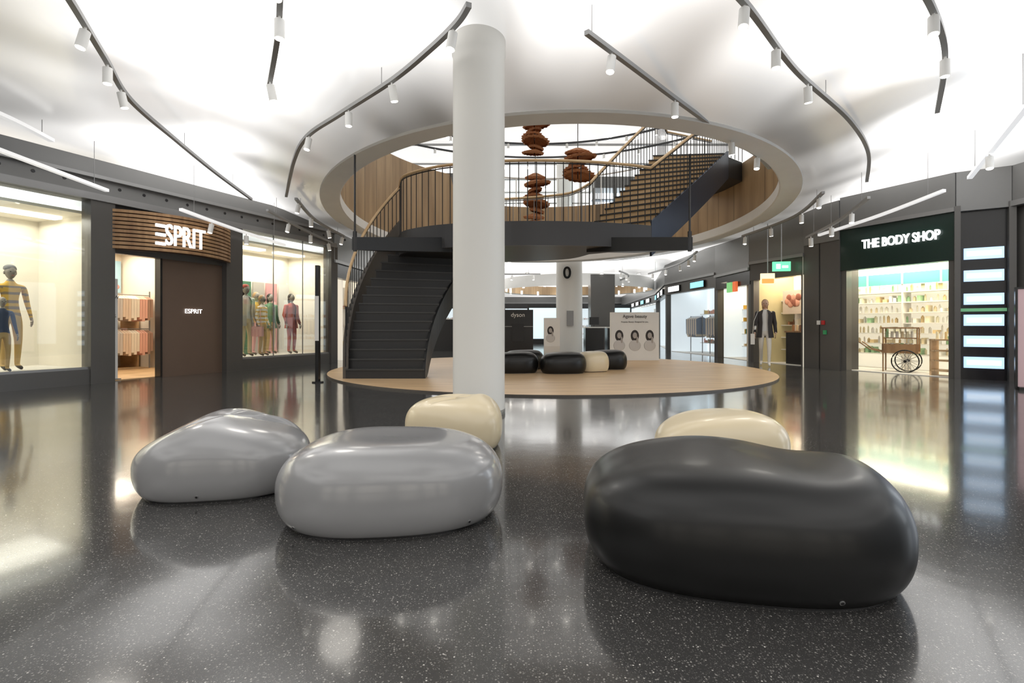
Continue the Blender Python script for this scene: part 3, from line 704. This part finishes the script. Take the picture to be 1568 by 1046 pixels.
p = L2W(ML, 6.25, .7); figure('shop_mannequin', p.x, p.y, .27, fa, 1.6, red, red, shoe, manq, hairk, coat=red)
p = L2W(ML, 6.0, 1.2); figure('shop_mannequin', p.x, p.y, .27, fa, 1.6, green, khaki, shoe, manq, hairk, coat=green)
bk = MB(ML); 
for i, m in enumerate((green, cc[2], pink, wcl)): bk.box((5.3 + i * .42, 1.5, .27), (5.65 + i * .42, 1.55, 2.2), m)
bk.obj('backdrop_panels')

mb = MB(); mb.box((-3.52, 9.15, 0), (-3.46, 9.25, 2.1), black); mb.box((-3.525, 9.145, .75), (-3.455, 9.16, 1.55), frost); mb.cyl((-3.49, 9.2, 0), (-3.49, 9.2, .02), .10, black, 24); mb.obj('information_totem')

# ------------------------------------------------------------------ generic lit shop
def shop(name, A, B, top=2.4, head=3.1, depth=1.6, ex=(0.0, 0.0), back=creamw, lamp=lampwarm, shelves=4, cols=None, ceil=3.9, post=.12, header=black, items=True, seed=1, fas=fascia):
    M, L = frame(A, B); rnd = random.Random(seed)
    w = MB(M); u0, u1 = -ex[0], L + ex[1]
    w.box((0, -.02, top), (L, .2, head), header); w.box((-.0, -.04, head), (L, .25, ceil), fas); w.box((0, -.08, head), (L, -.02, head + .08), greymet)
    w.box((0, 0, 0), (post, .2, head), charcoal); w.box((L - post, 0, 0), (L, .2, head), charcoal)
    o = w.obj(name)
    w = MB(M)
    w.box((u0, depth, 0), (u1, depth + .06, head), back); w.box((u0 - .06, .2, 0), (u0, depth, head), back); w.box((u1, .2, 0), (u1 + .06, depth, head), back)
    w.box((u0, .2, top + .25), (u1, depth, top + .3), creamw); w.box((u0, .2, 0), (u1, depth, .012), frost)
    n_ = max(1, int((u1 - u0) / 1.1))
    for i in range(n_):
        uu = u0 + (u1 - u0) * (i + .5) / n_; w.box((uu - .3, depth * .55, top + .2), (uu + .3, depth * .55 + .2, top + .245), lamp)
    w.obj('wall_shop_interior')
    if shelves:
        s = MB(M)
        for k in range(shelves):
            z = .35 + k * (top - .6) / shelves
            s.box((u0 + .05, depth - .35, z), (u1 - .05, depth - .01, z + .025), frost)
            u = u0 + .1
            while items and u < u1 - .15:
                ww = rnd.uniform(.04, .09); hh = rnd.uniform(.07, .16); m = cols[rnd.randrange(len(cols))]
                if rnd.random() < .7: s.cyl((u + ww / 2, depth - .2, z + .025), (u + ww / 2, depth - .2, z + .025 + hh), ww * .42, m, 8); s.cyl((u + ww / 2, depth - .2, z + .025 + hh), (u + ww / 2, depth - .2, z + .05 + hh), ww * .2, m, 8)
                else: s.box((u, depth - .3, z + .025), (u + ww, depth - .1, z + .025 + hh), m)
                u += ww + rnd.uniform(.02, .07)
        for uu in (u0 + .02, (u0 + u1) / 2, u1 - .05): s.box((uu, depth - .36, .012), (uu + .03, depth - .01, top - .1), frost)
        s.obj('product_shelf')
    return M, L, o
bot = [mat('pack_%d' % i, c, .4) for i, c in enumerate([(.86, .82, .62), (.88, .88, .84), (.80, .62, .34), (.36, .58, .34), (.88, .87, .76), (.88, .86, .82), (.86, .74, .5)])]
glowback = mat('glowing_shelf_wall', (.88, .85, .76), .6, emit=.50, ecol=(1, .93, .74))  # shelf wall given its own glow to brighten the shop interior
MR, LR, ob = shop('wall_right', (7.55, 11.75), (8.5, 9.8), 2.28, 3.2, 1.65, (1.0, 0), back=glowback, cols=bot, shelves=7, ceil=3.95, lamp=lampwarm, seed=3, header=mat('dark_green_header', (.008, .026, .02), .3))
text('THE BODY SHOP', .27, MR, (LR * .56, -.06, 2.80), signw, ob, .02, sx=.70, bold=.004)
h_ = MB(MR); h_.box((-.95, 1.27, 1.98), (2.15, 1.33, 2.24), mat('teal_board', (.12, .42, .40), .5, emit=.2, ecol=(.15, .5, .46)))
for i in range(5): h_.box((-.9 + i * .75, 1.25, 1.98), (-.87 + i * .75, 1.3, 2.24), frost)
h_.obj('trim_teal_shelf_header')
c = MB(MR @ Matrix.Translation((.85, .75, 0)) @ Matrix.Rotation(.35, 4, 'Z'))
def wheel(c, x, y, r):
    pts = [(x + r * math.cos(a * math.pi / 14), y, r + .012 + r * math.sin(a * math.pi / 14)) for a in range(29)]
    c.tube(pts, .014, black, 6)
    for a in range(12): c.cyl((x, y, r + .012), (x + r * math.cos(a * math.pi / 6), y, r + .012 + r * math.sin(a * math.pi / 6)), .005, greymet, 5)
    c.cyl((x, y - .03, r + .012), (x, y + .03, r + .012), .03, black, 10)
for yy in (-.25, .25): wheel(c, .1, yy, .24)
c.cyl((.1, -.25, .252), (.1, .25, .252), .015, black, 8)
c.box((-.32, -.2, .42), (.32, .2, .46), slatw); c.box((-.32, -.2, .46), (.32, -.17, .62), slatw); c.box((-.32, .17, .46), (.32, .2, .62), slatw); c.box((-.32, -.2, .46), (-.29, .2, .62), slatw)
for x in (-.3, .3):
    for yy in (-.18, .18): c.cyl((x, yy, .46), (x, yy, .98), .014, slatw, 6)
c.box((-.34, -.22, .96), (.34, .22, .99), slatw); c.box((-.3, -.18, .74), (.3, .18, .76), slatw)
c.tube([(-.3, -.18, .44), (-.55, -.18, .5), (-.75, -.18, .66)], .014, slatw, 6); c.tube([(-.3, .18, .44), (-.55, .18, .5), (-.75, .18, .66)], .014, slatw, 6)
c.cyl((-.3, -.18, .012), (-.3, -.18, .42), .014, slatw, 6); c.cyl((-.3, .18, .012), (-.3, .18, .42), .014, slatw, 6)
for i in range(6): c.cyl((-.25 + i * .09, 0, .46), (-.25 + i * .09, 0, .64), .03, bot[i], 8); c.cyl((-.25 + i * .09, 0, .76), (-.25 + i * .09, 0, .9), .028, bot[(i + 3) % 7], 8)
c.obj('wooden_display_cart')
c = MB(MR @ Matrix.Translation((1.75, .5, 0)))
c.box((-.18, -.15, .012), (-.15, .15, .75), deck); c.box((.15, -.15, .012), (.18, .15, .75), deck)
for z in (.1, .3, .5, .72): c.box((-.18, -.15, z), (.18, .15, z + .03), deck)
for i in range(4): c.cyl((-.11 + i * .075, 0, .75), (-.11 + i * .075, 0, .9), .025, bot[i], 8)
c.obj('wooden_crate_stand')
MV, LV = frame((8.5, 9.8), (9.15, 9.38)); v = MB(MV)
v.box((-.02, .08, 0), (LV + .02, .14, 3.3), black); v.box((-.03, -.05, 0), (.06, .1, 3.3), charcoal); v.box((LV - .04, -.05, 0), (LV + .06, .1, 3.3), charcoal)
sc_ = emat('screen_blue', (.50, .72, 1), .9); sc2 = emat('screen_pale', (.80, .90, 1), 1.2); sgm = emat('screen_green', (.15, .40, .2), .4)
for i, z in enumerate((.22, .62, 1.02, 1.42, 1.86, 2.28)):
    v.box((.12, .03, z), (LV - .09, .08, z + .21), sc_); v.box((.16, .027, z + .06), (LV - .13, .03, z + .15), sc2)
v.box((.06, .05, 1.29), (LV - .05, .08, 1.35), sgm)
v.box((0, -.02, 3.2), (LV, .15, 3.95), fascia)
v.obj('window_louvred_display')
MX, LX = frame((9.15, 9.38), (9.7, 2.0)); v = MB(MX); v.box((0, 0, 3.2), (LX, .2, 3.95), fascia); v.box((0, -.05, 3.2), (LX, 0, 3.3), greymet); v.box((0, .1, 0), (LX, .2, 3.2), charcoal)
for i in range(4): v.box((.6 + i * 1.7, .06, .3), (2.0 + i * 1.7, .1, 2.8), lampcool if i % 2 else emat('dim_window', (.5, .6, .8), .7))
v.obj('wall_right')
MT, LT = frame((8.05, 8.15), (8.6, 7.75)); v = MB(MT); v.box((0, 0, .05), (LT, .06, 1.6), mat('pink_poster', (.72, .5, .52), .5)); v.box((-.03, -.01, 0), (0, .07, 1.63), black); v.box((0, -.01, 1.6), (LT, .07, 1.63), black); v.box((0, -.15, 0), (LT, .2, .05), black)
po = v.obj('advertising_totem'); text('NEW', .12, MT, (LT * .5, -.005, 1.4), mat('ink_dark', (.05, .04, .06), .5), po, .002)
MP, LP = frame((7.30, 12.75), (7.55, 11.75)); v = MB(MP); v.box((0, -.04, 0), (LP, .5, 3.9), charcoal); v.box((LP * .45, -.05, 0), (LP * .45 + .02, -.03, 3.1), black)
v.box((0, -.06, 3.0), (LP, .1, 3.9), fascia)
v.box((.55, -.07, 1.05), (.63, -.04, 1.15), mat('red_alarm', (.6, .03, .03), .4)); v.box((.42, -.07, 1.05), (.5, -.04, 1.15), white); v.box((.6, -.07, .82), (.68, -.04, .92), mat('green_box', (.05, .4, .15), .4)); v.obj('wall_right')
dk = [mat('box_%d' % i, c, .5) for i, c in enumerate([(.35, .18, .08), (.75, .6, .4), (.2, .1, .06), (.8, .74, .6), (.5, .25, .14)])]
MS, LS, os_ = shop('wall_right', (6.75, 14.5), (7.30, 12.75), 2.3, 2.75, 1.15, (.3, 0), back=creamw, cols=dk, shelves=5, ceil=3.8, seed=9, header=charcoal, lamp=lampneu)
ct = MB(MS); ct.box((.9, .35, .012), (1.6, .75, .85), black); ct.box((.88, .32, .85), (1.62, .78, .89), slatw)
for i in range(5): ct.cyl((1.0 + i * .12, .5, .89), (1.0 + i * .12, .5, 1.05), .035, dk[i], 8)
ct.obj('shop_counter')
pc = MB(MS); pc.box((.45, .70, 1.35), (1.1, .74, 2.0), mat('poster_pale', (.75, .62, .50), .5))
for i in range(8): pc.ball((.62 + .05 * i, .695, 1.7 + .1 * math.sin(i * 2)), (.10, .01, .10), mat('petal%d' % (i % 2), [(.75, .36, .25), (.35, .12, .08)][i % 2], .6), 8, 6)
pc.obj('flower_poster')
MG, LG = frame((6.2, 13.3), (7.2, 13.1))
v = MB(MG); v.box((.25, 0, 2.1), (.58, .08, 2.38), emat('sign_amber', (1, .80, .5), 1.1)); v.box((.27, -.005, 2.12), (.56, 0, 2.24), emat('sign_orange', (.9, .4, .1), .8)); v.box((.41, .03, 2.38), (.43, .05, 3.7), greymet); v.obj('hanging_shop_sign')
v = MB(MG); v.box((.5, -.12, 2.42), (.92, -.06, 2.66), emat('exit_green', (.15, .8, .4), 1.2)); v.box((.58, -.125, 2.48), (.68, -.12, 2.6), signw); v.box((.72, -.125, 2.50), (.86, -.12, 2.56), signw); v.box((.7, -.1, 2.66), (.72, -.08, 3.7), greymet); v.obj('exit_sign')
MQ, LQ, oq = shop('wall_right', (6.7, 16.8), (6.75, 14.5), 2.2, 2.6, 1.2, (.2, 0), back=mat('ochre', (.5, .42, .22), .6, emit=.12), cols=[yel, dk[1], green], shelves=4, ceil=3.7, seed=5)
v = MB(MQ); v.box((1.0, -.10, 2.05), (1.3, -.03, 2.35), emat('kiosk_green', (.2, .55, .2), .8)); v.box((1.4, -.10, 2.05), (1.6, -.03, 2.35), emat('kiosk_red', (.7, .15, .05), .8)); v.obj('snack_shop_sign')
coolback = mat('cool_glow_wall', (.75, .8, .82), .6, emit=.5, ecol=(.8, .92, 1)); warmback = mat('warm_glow_wall', (.85, .8, .7), .6, emit=.5, ecol=(1, .92, .78))  # back walls glow by themselves to make the shops look lit
for k, (A, B) in enumerate((((6.3, 21), (6.7, 16.8)), ((7.6, 27), (6.3, 21)), ((9, 42), (7.6, 27)))):
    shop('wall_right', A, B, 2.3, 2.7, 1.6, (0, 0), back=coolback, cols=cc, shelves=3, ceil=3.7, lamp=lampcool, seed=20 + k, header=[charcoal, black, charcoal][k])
    M_, L_ = frame(A, B)
    if k == 0:
        rk = MB(M_)
        for (ua, ub, nn_) in ((.6, 1.6, .8), (2.2, 3.4, .8)):
            garments(rk, ua, ub, 0, 1.4, [cc[5], cc[2], cc[3], cc[4]], nn_, .8)
            for u in (ua, ub): rk.cyl((u, nn_, .012), (u, nn_, 1.43), .018, greymet, 8)
        rk.obj('clothes_rack')
    for q in range(int(L_ / 2)):
        v = MB(M_); v.box((.5 + q * 2, -.10, 2.38), (1.5 + q * 2, -.03, 2.58), [signw, emat('sign_cyan', (.3, .8, 1), 1.0), signw][(q + k) % 3]); v.box((.48 + q * 2, -.09, 2.36), (1.52 + q * 2, -.025, 2.60), black); v.obj('shop_sign_lightbox')
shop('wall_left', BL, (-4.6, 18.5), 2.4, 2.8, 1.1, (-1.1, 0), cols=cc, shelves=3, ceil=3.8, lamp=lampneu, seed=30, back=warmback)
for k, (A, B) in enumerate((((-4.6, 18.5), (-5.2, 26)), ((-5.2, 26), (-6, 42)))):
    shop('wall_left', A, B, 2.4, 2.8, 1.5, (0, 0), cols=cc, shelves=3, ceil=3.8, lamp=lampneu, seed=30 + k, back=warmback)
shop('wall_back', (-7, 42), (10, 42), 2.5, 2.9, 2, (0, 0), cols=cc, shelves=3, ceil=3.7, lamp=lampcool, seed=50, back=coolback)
mb = MB(); mb.box((-12, -9.2, 0), (12, -9, 4.5), mat('rear_wall', (.2, .2, .2), .5))
rw = emat('rear_shop_glow', (1, .93, .82), .9)
for i in range(6): mb.box((-9 + i * 3.2, -9.0, .3), (-6.8 + i * 3.2, -8.95, 2.8), rw)
mb.obj('wall_rear')
mb = MB(); mb.box((-11.6, -10, 0), (-11.45, 3, 4.5), charcoal); mb.obj('wall_left_near')

# ------------------------------------------------------------------ mid distance things
ink = mat('photo_ink', (.04, .035, .035), .7); face_ = mat('photo_skin', (.45, .42, .40), .7); shirt = mat('photo_shirt', (.62, .61, .6), .7)
mb = MB(); mb.box((2.85, 14.8, .031), (4.25, 14.92, 1.42), white)
def bust(mb, x, z, s, y):
    mb.ball((x, y, z + .02 * s), (.12 * s, .006, .17 * s), ink, 14, 8); mb.ball((x, y - .004, z + .03 * s), (.065 * s, .006, .09 * s), face_, 12, 8)
    mb.ball((x, y - .002, z - .26 * s), (.17 * s, .006, .16 * s), shirt, 14, 8)
    mb.ball((x + .07 * s, y - .006, z - .1 * s), (.03 * s, .006, .1 * s), face_, 8, 6)
for x in (3.1, 3.55, 3.98): bust(mb, x, .72, 1, 14.797)
pb = mb.obj('portrait_display_board')
text('Agave beauty', .13, Matrix.Identity(4), (3.55, 14.79, 1.3), ink, pb, .002); text('Purpose. Beauty. Designed for you.', .055, Matrix.Identity(4), (3.55, 14.79, 1.14), ink, pb, .002)
mb = MB(); mb.box((1.08, 17.3, 0), (1.62, 17.4, 1.3), white); bust(mb, 1.3, .85, .9, 17.297); mb.box((1.08, 17.29, 0), (1.62, 17.3, .35), frost); mb.obj('portrait_display_board')
mb = MB(); mb.box((-.3, 17.4, 0), (.72, 18.2, 1.58), black); mb.box((-.3, 17.37, 1.0), (.72, 17.4, 1.02), greymet); mb.box((.0, 17.36, .5), (.4, 17.4, 1.1), steel); kb = mb.obj('dark_display_kiosk')
text('dyson', .2, Matrix.Identity(4), (.2, 17.385, 1.4), frost, kb, .003)
for x in (3.0, 3.9): 
    mb = MB()
    mb.box((x, 20.9, 0), (x + .75, 21.5, .95), black); mb.box((x - .03, 20.87, .95), (x + .78, 21.53, 1.0), frost); mb.box((x + .2, 21.2, 1.08), (x + .6, 21.23, 1.4), black); mb.cyl((x + .4, 21.22, 1.0), (x + .4, 21.22, 1.1), .02, black, 8)
    mb.obj('checkout_counter')
mb = MB(); mb.box((3.6, 23.4, 0), (4.7, 24.2, 3.4), charcoal); mb.obj('dark_pier')
mb = MB(); mb.box((-4.0, 21.0, 0), (-1.0, 21.6, 1.3), black); mb.box((-4.05, 20.95, 1.3), (-.95, 21.65, 1.34), frost); mb.obj('service_counter')
for i, x in enumerate((-2.2, .9, 5.2)):
    mb = MB(); mb.box((x, 30, 0), (x + 1.8, 30.3, 2.3), black); mb.box((x + .1, 29.95, .3), (x + 1.7, 30, 2.1), emat('promo_%d' % i, [(.3, .65, .3), (.6, .75, .8), (.6, .75, .8)][i], .8)); mb.obj('promotion_wall')

# ------------------------------------------------------------------ person
figure('walking_woman', 6.45, 13.05, 0, math.radians(-25), 1.68, wcl, mat('offwhite_trouser', (.78, .74, .66), .9), wcl, skin, hairb, stride=.22, coat=mat('dark_jacket', (.05, .045, .045), .8), bag=wcl, arms=.25)

# ------------------------------------------------------------------ lights
def spot(x, y, z, tx, ty, e, col=(1, .95, .87), size=80, blend=.8, r=.28):
    l = bpy.data.lights.new('track_spot', 'SPOT'); l.energy = e; l.color = col; l.spot_size = math.radians(size); l.spot_blend = blend; l.shadow_soft_size = r
    o = bpy.data.objects.new('track_spot', l); sc.collection.objects.link(o); o.location = (x, y, z)
    o.rotation_euler = (Vector((tx, ty, 0)) - Vector((x, y, z))).to_track_quat('-Z', 'Y').to_euler()
for a in ((-2.45, 7.29, 3.45, -2.2, 5.5), (2.38, 7.03, 3.45, 2, 5), (-4.58, 5.76, 3.45, -3, 4), (3.36, 6.05, 3.45, 2.5, 3.5), (-2.4, 5.3, 3.45, -1.2, 3), (4.58, 5.4, 3.45, 3, 3)):
    spot(*a, 30)
def area(x, y, z, sx, sy, e, col=(1, .95, .87), rx=0, rz=0):
    l = bpy.data.lights.new('fill', 'AREA'); l.shape = 'RECTANGLE'; l.size = sx; l.size_y = sy; l.energy = e; l.color = col
    o = bpy.data.objects.new('shop_ceiling_lamp', l); sc.collection.objects.link(o); o.location = (x, y, z); o.rotation_euler = (rx, 0, rz)
RL = math.atan2(.915, .402); RR = math.atan2(-.9, .44)
for M, u, nn, e, c, zz, sx, sy, rz in ((ML, -1.3, 1.1, 90, (1, .93, .82), 2.93, 5.0, 1.4, RL), (ML, 5.5, 1.0, 70, (1, .93, .82), 2.93, 2.8, 1.3, RL), (ML, 2.0, 1.1, 40, (1, .89, .74), 2.8, 1.0, 1.2, RL), (ML, 2.8, 3.0, 60, (1, .89, .74), 2.8, 1.8, 1.4, RL),
        (MR, .6, .95, 110, (1, .90, .70), 2.5, 2.8, 1.3, RR), (MS, .8, .6, 45, (1, .88, .72), 2.5, 1.5, .9, RR), (MQ, 1.1, .6, 22, (1, .88, .65), 2.4, 1.8, .9, RR)):
    p = L2W(M, u, nn, zz); area(p.x, p.y, p.z, sx, sy, e, c, 0, rz)

wd = bpy.data.worlds.new('world'); sc.world = wd; wd.use_nodes = True; wd.node_tree.nodes['Background'].inputs[0].default_value = (.8, .85, .9, 1); wd.node_tree.nodes['Background'].inputs[1].default_value = .3

cam = bpy.data.cameras.new('camera'); co = bpy.data.objects.new('camera', cam); sc.collection.objects.link(co); sc.camera = co
cam.lens = 18; cam.sensor_width = 36; cam.shift_y = -22.5 / 1568; cam.clip_start = .05; cam.clip_end = 200
co.location = (0, 0, 1.0); co.rotation_euler = (math.radians(90), 0, 0)
